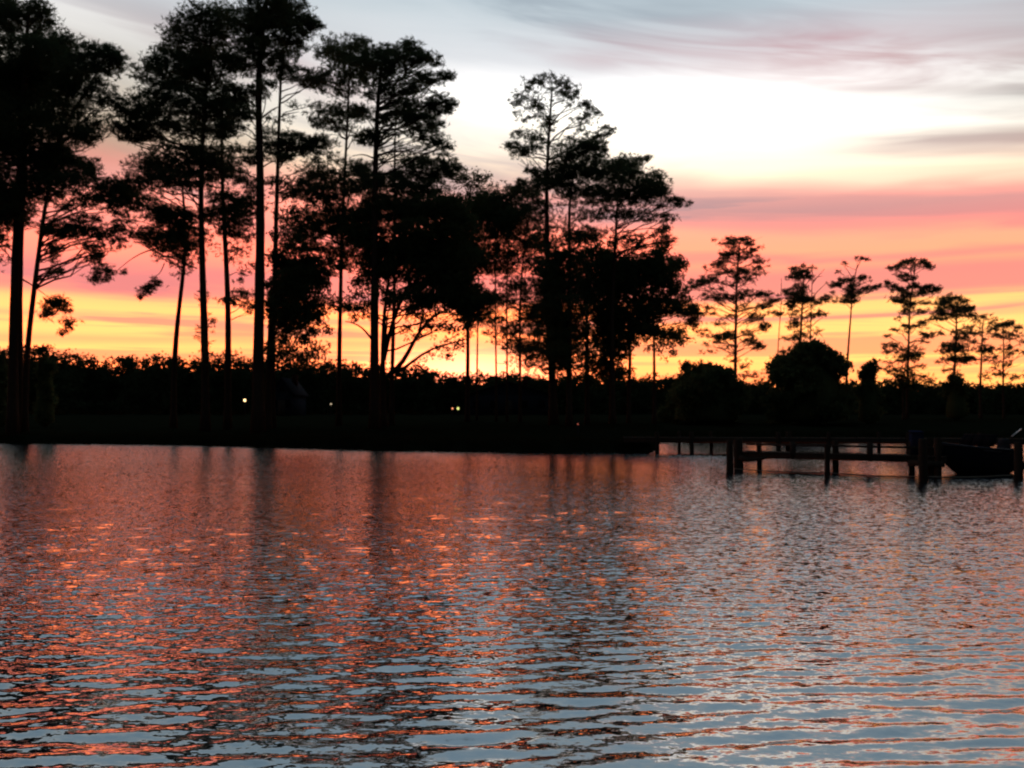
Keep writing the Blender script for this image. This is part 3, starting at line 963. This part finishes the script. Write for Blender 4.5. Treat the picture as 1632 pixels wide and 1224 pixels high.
tree('low_tree', 'low ragged tree growing under the flat-topped pine', 89,
     '1440 660;1440 630;1441 600;1446 570', 2.4,
     '''1420 550 11 4;1430 558 12 5 .5;1410 560 7 7 .6;1455 562 15 10;1440 570 15 8 .6;1425 575 15 7 .3;1410 585 9 10 .35;1440 595 15 12 .8;1465 580 9 10 .5;1465 600 12 8 .5;
     1480 605 11 8 .5;1425 605 12 8 .35;1448 612 16 8''', category='tree')
tree('pine_tree', 'round-headed pine right of the flat-topped one', 94,
     '1519 660;1519 620;1520 590;1522 540;1522 485', 3.3,
     '''1520 473 14 5;1505 480 12 6;1535 478 9 5;1515 490 20 6;1540 490 11 7;1495 498 9 6;1525 500 20 6;1550 492 7 4;1545 502 12 4;1485 508 9 3.5 .7;1500 506 11 3.5 .6;
     1530 535 12 10;1540 525 9 7 .7;1515 550 12 8;1525 555 16 8;1505 560 7 5;1530 572 16 6;1515 573 12 5;1500 575 9 7 .4;1510 590 9 8 .4;1525 600 7 10 .5;1545 572 12 4''', group=G2)
tree('pine_tree', 'thin-leaved pine second from the right edge of the picture', 96,
     '1563 660;1563 620;1566 580;1568 540;1571 508', 2.8,
     '''1575 505 12 5 .5;1560 512 12 7 .4;1585 512 9 7 .4;1575 522 14 7 .4;1555 530 14 5 .5;1580 530 12 5 .5;1560 545 14 6 .5;1555 560 12 5 .4;1570 555 9 7 .7;1580 560 11 7 .4;
     1560 575 11 5 .5;1575 570 12 7 .4;1585 590 11 8 .35;1570 600 10 8 .3''', group=G2)
tree('pine_tree', 'small pine at the right edge with a twig pointing right from its top', 93,
     '1600 660;1600 620;1601 590;1603 550;1602 522', 2.5,
     '''1600 518 12 5;1612 515 7 4;1621 521 7 2.5;1590 522 9 5 .7;1600 535 16 5;1615 540 9 3.5 .5;1595 555 14 6 .5;1612 553 12 5 .4;1620 560 9 3.5 .4;1605 565 11 7 .4;
     1590 575 12 8 .35;1610 580 12 7 .35;1600 595 12 10 .35;1620 600 12 7 .35;1630 545 7 2.5 .6;1650 560 14 12 .5;1655 590 16 14 .5''', group=G2)


# ------------------------------------------------------------------ bushes
def bush(label, yd, px, top, hw, name='round_bush', n=26, dens=1.0, shape=2.0):
    s = yd / F
    r = np.random.default_rng(int(px * 7 + top))
    zb = float(land_z(np.array(float(px)), np.array(float(yd))))
    x0 = (px - 816) * s
    zt = P(px, top, yd)[2]
    H = zt - zb
    W = hw * s
    root = empty(name, (x0, yd, zb))
    vs = []
    for i in range(n):
        t = r.uniform(.05, 1) ** .8
        wmax = W * max(1 - t ** shape, 0) ** (1 / shape)
        a = r.uniform(0, 2 * math.pi)
        q = r.uniform(.45, .95)
        c = np.array((x0 + math.cos(a) * wmax * q * .95, yd + math.sin(a) * wmax * q * .9, zb + t * H * .93))
        rr = .26 * W * r.uniform(.8, 1.2)
        pts = lobe_points(c, rr, rr * .75, rr, int(dens * math.pi * rr * rr * 34) + 6, r)
        vs.append(leaves(pts, 8, .26, .16, r))
    link('foliage', tri_mesh('foliage', np.concatenate(vs), M_LEAF), root)
    mb = MB()
    for i in range(6):
        a = i * 1.05
        mb.tube([(x0, yd, zb - .1), (x0 + math.cos(a) * W * .3, yd + math.sin(a) * W * .3, zb + H * .45), (x0 + math.cos(a) * W * .5, yd + math.sin(a) * W * .5, zb + H * .8)], [.09, .05, .015], 5)
    mb.build('stem', M_BARK, root)
    # dense leafy heart of the bush
    core = MB()
    prof = [(W * .1, 0)] + [(W * .70 * max(1 - t ** shape, 0) ** (1 / shape), H * t * .82) for t in (.08, .3, .5, .7, .85, .95)]
    core.lathe((x0, yd, zb), prof, 14)
    core.build('inner_growth', M_LEAF, root)
    tag(root, label, 'bush', 'bushes along the cove')


bush('dark rounded bush at the foot of the lone conical pine', 80, 1125, 588, 72, n=46, shape=2.4)
bush('big dome-shaped bush below the square-topped pine', 78, 1292, 551, 68, n=56, shape=2.5)
bush('narrow pointed bush right of the big dome-shaped one', 79, 1385, 565, 24, n=22, shape=1.7)
bush('small peaked bush poking up left of the lone conical pine', 84, 1094, 572, 16, n=12, shape=1.4)
bush('low bush at the foot of the leaning pine on the left', 70, 72, 540, 20, n=14)
bush('bush at the left edge beside the thick trunk', 72, 4, 524, 13, n=12)
bush('squat bush under the round-headed pine at right', 86, 1524, 594, 22, n=14)


# ------------------------------------------------------------------ far woods: one mass behind everything
def far_woods():
    prof = [(-700, 560), (-100, 556), (0, 560), (30, 556), (60, 553), (85, 560), (110, 563), (140, 567), (160, 572), (178, 580), (195, 579), (215, 566), (240, 573), (270, 567), (300, 576),
            (340, 572), (380, 566), (420, 575), (450, 570), (480, 573), (520, 579), (560, 581), (590, 588), (620, 590), (660, 585), (700, 594), (740, 598), (800, 597),
            (860, 597), (900, 600), (960, 598), (1000, 603), (1060, 606), (1100, 606), (1200, 612), (1300, 614), (1400, 607), (1450, 611), (1500, 614), (1632, 615), (1800, 612), (2500, 610)]
    ax = np.array([p[0] for p in prof], float)
    ay = np.array([p[1] for p in prof], float)
    yd = 150.0
    s = yd / F
    r = np.random.default_rng(77)
    vs = []
    px = -700.0
    while px < 2500:
        top = np.interp(px, ax, ay) + r.uniform(-2.5, 4)
        w = r.uniform(9, 18)
        d = yd + r.uniform(-6, 8)
        zt = P(px, top, d)[2]
        for t in (1.0, .8, .6, .38, .15):
            k = 1 if t == 1.0 else (2 if t > .5 else 2)
            for _ in range(k):
                c = P(px + r.uniform(-8, 8) * (t < 1), 0, d + r.uniform(-3, 1) - (1 - t) * 3)
                c[2] = 1.6 + (zt - 1.6) * t - w * s * .45 * (t == 1.0)
                rr = w * s * r.uniform(.8, 1.2)
                pts = lobe_points(c, rr, rr * .6, rr, int(rr * rr * 5) + 5, r)
                vs.append(leaves(pts, 5, .46, .34, r))
        px += w * r.uniform(.55, .9)
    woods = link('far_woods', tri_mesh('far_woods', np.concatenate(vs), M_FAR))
    # the body of the wood behind its leafy face
    pxs = np.arange(-760, 2560, 12.0)
    depth = np.array([0, .6, 2, 5, 9, 14, 20.0])
    hh = np.array([0, .62, .80, .88, .90, .86, .4])
    V = []
    for q in pxs:
        tp = np.interp(q, ax, ay) + 5
        zt = P(q, tp, yd)[2]
        for dd, h in zip(depth, hh):
            yy = yd + 1.5 + dd + r.uniform(-.5, .5)
            V.append(((q - 816) / F * yy, yy, 1.0 + (zt - 1.0) * h * r.uniform(.95, 1.03)))
    n, c = len(pxs), len(depth)
    idx = np.arange(n * c).reshape(n, c)
    qd = np.stack([idx[:-1, :-1], idx[:-1, 1:], idx[1:, 1:], idx[1:, :-1]], -1).reshape(-1, 4)
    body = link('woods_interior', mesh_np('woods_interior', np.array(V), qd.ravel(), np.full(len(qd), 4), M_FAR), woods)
    body['kind'] = 'stuff'
    tag(woods, 'low dark line of distant woods along the horizon', 'woods', kind='stuff')


far_woods()


def shore_grass():
    r = np.random.default_rng(31)
    n = 15000
    px = r.uniform(-150, 1780, n)
    d = np.abs(r.normal(0, 1.6, n)) + .15
    yd = shore_y(px) + d
    ok = ~((px > 1030) & (px < 1056))
    px, yd, d = px[ok], yd[ok], d[ok]
    z = land_z(px, yd)
    base = np.stack([(px - 816) / F * yd, yd, z - .03], 1)
    ln = r.uniform(.12, .42, (len(px), 1))
    tipv = base + np.concatenate([r.normal(0, .12, (len(px), 2)), ln], 1)
    sd = np.stack([np.full(len(px), .018), r.normal(0, .008, len(px)), np.zeros(len(px))], 1)
    v = np.stack([base - sd, base + sd, tipv], 1).reshape(-1, 3)
    o = link('shore_grass', tri_mesh('shore_grass', v, M_REED))
    tag(o, 'dark fringe of grass along the waterline', 'grass', kind='stuff')


shore_grass()


# ------------------------------------------------------------------ houses and lamps on the far lawn
def house(label, px0, px1, yd, wall_h, roof_h, wins, depth=8.0, name='house'):
    s = yd / F
    x0, x1 = (px0 - 816) * s, (px1 - 816) * s
    zb = float(land_z(np.array((px0 + px1) / 2.), np.array(float(yd))))
    root = empty(name, ((x0 + x1) / 2, yd, zb))
    m = MB()
    m.box(((x0 + x1) / 2, yd + depth / 2, zb + wall_h / 2 - .1), x1 - x0, depth, wall_h + .2)
    xm = (x0 + x1) / 2
    zt = zb + wall_h
    m.add([(x0, yd, zt), (x1, yd, zt), (xm, yd, zt + roof_h), (x0, yd + depth, zt), (x1, yd + depth, zt), (xm, yd + depth, zt + roof_h)], [(0, 1, 2), (3, 5, 4)])
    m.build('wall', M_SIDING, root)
    e = .35
    m = MB()
    for sg in (-1, 1):
        xo = x0 - e if sg < 0 else x1 + e
        dz = roof_h * e / (xm - x0)
        a = [(xo, yd - e, zt - dz), (xm, yd - e, zt + roof_h), (xm, yd + depth + e, zt + roof_h), (xo, yd + depth + e, zt - dz)]
        m.hexa([(p[0], p[1], p[2] + .01) for p in a] + [(p[0], p[1], p[2] + .16) for p in a])
    rf = m.build('roof', M_ROOF, root)
    m = MB()
    m.box((xm + (x1 - xm) * .4, yd + depth * .6, zt + roof_h * .95), .7, .7, 1.6)
    m.build('chimney', M_BRICK, rf)
    for (fx, z0, w, h) in wins:
        cx_ = x0 + (x1 - x0) * fx
        m = MB()
        for (ax_, az_, aw, ah) in ((-w / 2, 0, .1, h), (w / 2, 0, .1, h), (0, h / 2, w + .1, .1), (0, -h / 2, w + .1, .1)):
            m.box((cx_ + ax_, yd - .03, zb + z0 + az_), aw, .10, ah)
        wn = m.build('window', M_FRAME, root)
        m = MB()
        m.box((cx_, yd - .01, zb + z0), w - .1, .05, h - .1)
        m.build('pane', M_GLASS, wn)
    m = MB()
    m.box((x0 + (x1 - x0) * .5, yd - .04, zb + 1.02), 1.0, .09, 2.04)
    d = m.build('door', M_WOOD, root)
    m = MB()
    m.lathe((x0 + (x1 - x0) * .5 + .36, yd - .10, zb + 1.0), [(.01, -.04), (.04, -.02), (.04, .02), (.01, .04)], 8)
    m.build('handle', M_METAL, d)
    tag(root, label, 'house')
    return root


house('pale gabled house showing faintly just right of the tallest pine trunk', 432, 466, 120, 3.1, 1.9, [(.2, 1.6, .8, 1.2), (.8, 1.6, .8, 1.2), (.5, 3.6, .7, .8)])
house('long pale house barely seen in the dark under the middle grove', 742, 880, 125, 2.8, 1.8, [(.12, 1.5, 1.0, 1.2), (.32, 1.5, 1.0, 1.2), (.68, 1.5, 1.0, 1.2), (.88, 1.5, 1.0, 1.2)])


def lamp(label, px, py, yd, color, strength, rad):
    p = P(px, py, yd)
    zb = float(land_z(np.array(float(px)), np.array(float(yd))))
    root = empty('yard_lamp', (p[0], p[1], zb))
    m = MB()
    m.tube([(p[0], p[1], zb - .2), (p[0], p[1], p[2] - rad)], [.05, .035], 8)
    m.build('post', M_METAL, root)
    m = MB()
    m.lathe(p, [(rad * .3, -rad), (rad * .8, -rad * .6), (rad, 0), (rad * .8, rad * .6), (rad * .3, rad)], 12)
    m.build('globe', emit_mat('lamp_glow', color, strength), root, True)
    m = MB()
    m.lathe((p[0], p[1], p[2] + rad), [(rad * 1.1, .0), (rad * .7, .06), (.02, .14)], 12)
    m.build('cap', M_METAL, root)
    tag(root, label, 'lamp', 'lamps lit on the far lawn')


lamp('brightest warm lit lamp, left of the tallest pine trunk', 390, 638, 100, (1.0, .62, .27), 4, .15)
lamp('small dim whitish lamp between the tallest pine and the slim pine', 527.5, 644, 100, (1.0, .78, .5), .8, .10)
lamp('yellow-green lit lamp under the middle of the grove', 730, 651, 100, (.85, .90, .25), 1.5, .14)
lamp('tiny orange-red lamp touching the yellow-green one', 721, 651, 101, (1.0, .32, .14), 1.8, .10)
lamp('tiny faint red lamp low on the bank right of centre', 921, 676, 54, (1.0, .22, .14), .45, .045)

# ------------------------------------------------------------------ docks
ZD = 0.66


def piling(parent, px, by, top_z, rad, name='piling', yd=None):
    yd = yd or on_water(px, by)
    x = (px - 816) / F * yd
    m = MB()
    a = random.uniform(-.03, .03)
    m.tube([(x, yd, -1.2), (x + a * .5, yd, 0.3), (x + a, yd, top_z - .04), (x + a, yd, top_z)], [rad * 1.05, rad, rad * .96, rad * .82], 12)
    return m.build(name, M_PILE, parent, True), (x, yd)


def dock_main():
    A = np.array([(1180 - 816) / F * 33.4, 33.4])
    B = np.array([(1502 - 816) / F * 30.0, 30.0])
    d = (B - A) / np.linalg.norm(B - A)
    nrm_ = np.array([-d[1], d[0]])
    if nrm_[1] < 0:
        nrm_ = -nrm_
    L = np.linalg.norm(B - A)
    root = empty('dock', (A[0], A[1], 0))

    def pt(t, w, z):
        p = A + d * t + nrm_ * w
        return (p[0], p[1], z)
    for w in (0.03, 1.2):
        m = MB()
        m.beam(pt(-.1, w, ZD - .13), pt(L + .1, w, ZD - .13), .06, .18)
        m.build('stringer', M_WOOD, root)
    n = int(L / .15)
    plank = MB()
    plank.hexa([(-.066, -.02, -.02), (.066, -.02, -.02), (.066, 1.30, -.02), (-.066, 1.30, -.02), (-.063, -.02, .018), (.063, -.02, .018), (.063, 1.30, .018), (-.063, 1.30, .018)])
    pm = plank.mesh('plank', M_WOOD)
    ang = math.atan2(d[1], d[0])
    for i in range(n + 1):
        p = pt(i * L / n, -.03, ZD - .015 + random.uniform(-.004, .004))
        o = bpy.data.objects.new('plank', pm)
        COL.objects.link(o)
        o.parent = root
        o.location = Vector(p) - root.location
        o.rotation_euler = (0, 0, ang + random.uniform(-.006, .006))
    # low rail along the water side
    m = MB()
    m.beam(pt(.2, .05, .955), pt(L, .05, .945), .045, .075)
    m.build('rail', M_WOOD, root)
    for px, h in ((1385, .99), (1262, .97)):
        # rail post stands on the deck edge
        q = (px - 816) / F
        t = (A[0] - q * A[1]) / (q * d[1] - d[0])
        m = MB()
        m.beam(pt(t, .05, ZD - .22), pt(t, .05, h + .1), .17, .15, (0, 1, 0))
        m.build('rail_post', M_WOOD, root)
    # front pilings stand free of the deck, rear ones carry it
    fr = []
    for px, by, tz, rd in ((1162, 753.5, 1.16, .125), (1317.5, 761, 1.12, .085), (1470, 768, 1.34, .13)):
        fr.append(piling(root, px, by, tz, rd)[1])
    for px, by, tz, rd in ((1177, 748, 1.15, .17), (1210, 748, 1.0, .095), (1330.5, 751.5, 1.12, .11), (1452, 755.5, 1.14, .10), (1493, 758.5, 1.3, .12), (1482, 756.5, 1.28, .11)):
        piling(root, px, by, tz, rd)
    # lower brace near the left end and at the right cluster
    m = MB()
    m.tube([pt(-.05, -.02, .46), pt(.25, -.02, .37), pt(.7, -.02, .42), pt(1.0, -.02, .49)], [.13, .09, .07, .05], 6)
    m.build('brace', M_WOOD, root)
    m = MB()
    m.beam(pt(L - 1.1, -.06, .42), pt(L + .05, -.06, .40), .07, .20)
    m.build('brace', M_WOOD, root)
    tag(root, 'wooden dock with low rail and pilings in front of the cove, beside the boat', 'dock')
    # rope strung along the front pilings just above the water
    pts = []
    fr2 = fr + [((1622 - 816) / F * 28.3, 28.3)]
    for (a, b) in zip(fr2[:-1], fr2[1:]):
        for k in range(8):
            t = k / 8
            pts.append((a[0] + (b[0] - a[0]) * t, a[1] + (b[1] - a[1]) * t + .14, .16 - .05 * math.sin(math.pi * t)))
    pts.append((fr2[-1][0], fr2[-1][1] + .14, .16))
    m = MB()
    m.tube(pts, [.018] * len(pts), 6)
    o = m.build('mooring_rope', M_ROPE, None, True)
    tag(o, 'thin rope strung low between the front dock pilings', 'rope')
    # box on the dock
    q = (1457 - 816) / F
    t = (A[0] - q * A[1]) / (q * d[1] - d[0])
    b0 = pt(t, .55, ZD)
    br = empty('dock_box', b0)
    m = MB()
    m.box((b0[0], b0[1], ZD + .40), .38, .30, .74)
    m.build('cabinet', M_BOX, br)
    m = MB()
    m.hexa([(b0[0] - .22, b0[1] - .18, ZD + .772), (b0[0] + .22, b0[1] - .18, ZD + .772), (b0[0] + .22, b0[1] + .18, ZD + .80), (b0[0] - .22, b0[1] + .18, ZD + .80),
            (b0[0] - .20, b0[1] - .16, ZD + .82), (b0[0] + .20, b0[1] - .16, ZD + .82), (b0[0] + .20, b0[1] + .16, ZD + .86), (b0[0] - .20, b0[1] + .16, ZD + .86)])
    m.build('lid', M_BOX, br)
    m = MB()
    m.box((b0[0], b0[1], ZD + .016), .30, .24, .028)
    m.build('foot', M_METAL, br)
    tag(br, 'bluish upright box standing on the right end of the dock', 'box')


dock_main()


def dock_far():
    A = np.array([(1040 - 816) / F * 46.5, 46.5])
    B = np.array([(1700 - 816) / F * 44.0, 44.0])
    d = (B - A) / np.linalg.norm(B - A)
    nr = np.array([-d[1], d[0]])
    L = np.linalg.norm(B - A)
    root = empty('pier', (A[0], A[1], 0))
    z = .80

    def pt(t, w, zz_):
        p = A + d * t + nr * w
        return (p[0], p[1], zz_)
    for w in (.04, 1.4):
        m = MB()
        m.beam(pt(-1.5, w, z - .15), pt(L, w, z - .15), .07, .22)
        m.build('stringer', M_WOOD, root)
    pl = MB()
    pl.box((0, .72, 0), .17, 1.5, .04)
    pm = pl.mesh('plank', M_WOOD)
    n = int((L + 1.5) / .19)
    for i in range(n):
        p = pt(-1.45 + i * (L + 1.5) / n, 0, z - .015 + random.uniform(-.004, .004))
        o = bpy.data.objects.new('plank', pm)
        COL.objects.link(o)
        o.parent = root
        o.location = Vector(p) - root.location
        o.rotation_euler = (0, 0, math.atan2(d[1], d[0]))
    for px, w, rd in ((1047, .0, .115), (1102, .0, .12), (1082, 1.45, .09), (1133, 1.45, .09), (1240, .0, .12), (1256, 1.2, .14), (1320, .0, .1), (1400, 1.4, .09), (1447, .0, .12), (1560, .0, .12), (1640, 0, .12)):
        q = (px - 816) / F
        a0 = A + nr * w
        t = (a0[0] - q * a0[1]) / (q * d[1] - d[0])
        p = pt(t, w, 0)
        m = MB()
        m.tube([(p[0], p[1], -1.2), (p[0], p[1], .4), (p[0], p[1], z + .28), (p[0], p[1], z + .32)], [rd, rd, rd * .97, rd * .8], 12)
        m.build('piling', M_PILE, root, True)
    tag(root, 'long low wooden pier crossing the cove behind the dock', 'pier')


dock_far()


def dock_end():
    root = empty('boat_lift_post', ((1621 - 816) / F * 28.3, 28.3, 0))
    piling(root, 1621, 764.5, 1.20, .135, 'piling')
    m = MB()
    p0 = np.array(((1622 - 816) / F * 28.6, 28.62))
    p1 = np.array(((1760 - 816) / F * 28.2, 28.2))
    m.beam((p0[0], p0[1], .44), (p1[0], p1[1], .44), .09, .26)
    m.build('cross_beam', M_WOOD, root)
    piling(root, 1756, 766, 1.2, .13, 'piling', 28.3)
    tag(root, 'piling with a heavy cross beam at the right edge, beside the boat bow', 'piling')


dock_end()


# ------------------------------------------------------------------ boat
def boat():
    yaw = math.radians(24)
    Lb, W = 3.3, 1.6
    ox, oy = (1497 - 816) / F * 30.6, 30.6
    ux, uy = math.cos(yaw), math.sin(yaw)
    root = empty('motor_boat', (ox, oy, 0))

    def w(t, s, z):       # t along the boat from bow, s sideways, z up
        return (ox + ux * t - uy * s, oy + uy * t + ux * s, z)
    st = [(0.0, .02, 1.06, .62), (.25, .34, 1.04, .36), (.6, .58, 1.0, .10), (1.1, .76, .95, -.14), (1.7, .86, .90, -.24), (2.4, .87, .86, -.26), (3.05, .82, .84, -.24)]
    v = []
    f = []
    for (t, hw_, zs, zk) in st:
        zc = zk + (zs - zk) * .42
        ch = hw_ * .82
        for s_, z_ in ((-hw_, zs), (-hw_ * .97, zs - .14), (-ch, zc), (0, zk), (ch, zc), (hw_ * .97, zs - .14), (hw_, zs), (hw_ * .86, zs + .03), (0, zs + .07 if t < 1.5 else zs - .35), (-hw_ * .86, zs + .03)):
            v.append(w(t, s_, z_))
    k = 10
    for i in range(len(st) - 1):
        for j in range(k):
            j2 = (j + 1) % k
            f.append((i * k + j, i * k + j2, (i + 1) * k + j2, (i + 1) * k + j))
    f.append(tuple(range(k)))
    f.append(tuple(reversed([(len(st) - 1) * k + j for j in range(k)])))
    m = MB()
    m.add(v, f)
    m.build('hull', M_HULL, root)
    for sg in (-1, 1):
        m = MB()
        m.tube([w(t, sg * (h + .015), zs - .03) for (t, h, zs, zk) in st], [.03] * len(st), 6)
        m.build('rub_rail', M_VINYL, root)
    # windshield
    zf = .98
    corners = [(1.75, -.72), (1.55, -.4), (1.5, 0), (1.55, .4), (1.75, .72)]
    g = MB()
    for (a, b) in zip(corners[:-1], corners[1:]):
        g.hexa([w(a[0], a[1], zf), w(b[0], b[1], zf), w(b[0] + .01, b[1], zf), w(a[0] + .01, a[1], zf),
                w(a[0] + .25, a[1] * .93, zf + .38), w(b[0] + .25, b[1] * .93, zf + .38), w(b[0] + .26, b[1] * .93, zf + .38), w(a[0] + .26, a[1] * .93, zf + .38)])
    ws = g.build('windshield', M_GLASS, root)
    fr = MB()
    fr.tube([w(a + .25, b * .93, zf + .39) for a, b in corners], [.014] * 5, 6)
    fr.build('frame', M_METAL, ws)
    m = MB()
    m.box((0, 0, 0), .55, .5, .4)
    for s_ in (-.4, .4):
        m = MB()
        c = w(2.35, s_, .62)
        m.box(c, .5, .5, .36)
        m.beam(w(2.62, s_, .7), w(2.68, s_, .98), .48, .10)
        m.build('seat', M_VINYL, root)
    m = MB()
    c = w(3.2, 0, .78)
    m.lathe(c, [(.10, -.62), (.12, -.2), (.20, -.05), (.22, .2), (.18, .38), (.06, .44)], 10)
    m.build('outboard_motor', M_METAL, root, True)
    # windshield frame glint, built as a white-painted pole on the near side
    m = MB()
    a = P(1612.5, 695.5, 30.6)
    b = P(1627.5, 683.5, 30.9)
    base = np.array(w(2.55, -.80, .84))
    m.tube([base, a], [.012, .012], 6)
    m.build('glint_mount', M_METAL, root)
    m = MB()
    m.tube([a, b], [.022, .018], 8)
    m.build('pole', M_GLINT, root)
    m = MB()
    m.beam(w(1.15, -.785, .86), w(1.9, -.875, .80), .02, .06)
    m.build('hull_highlight', material('grey_highlight', (.07, .072, .078), .6), root)  # faint highlight on the hull side, painted as a grey strip
    tag(root, 'dark motorboat moored at the right end of the dock with a short glint painted white', 'boat')


boat()
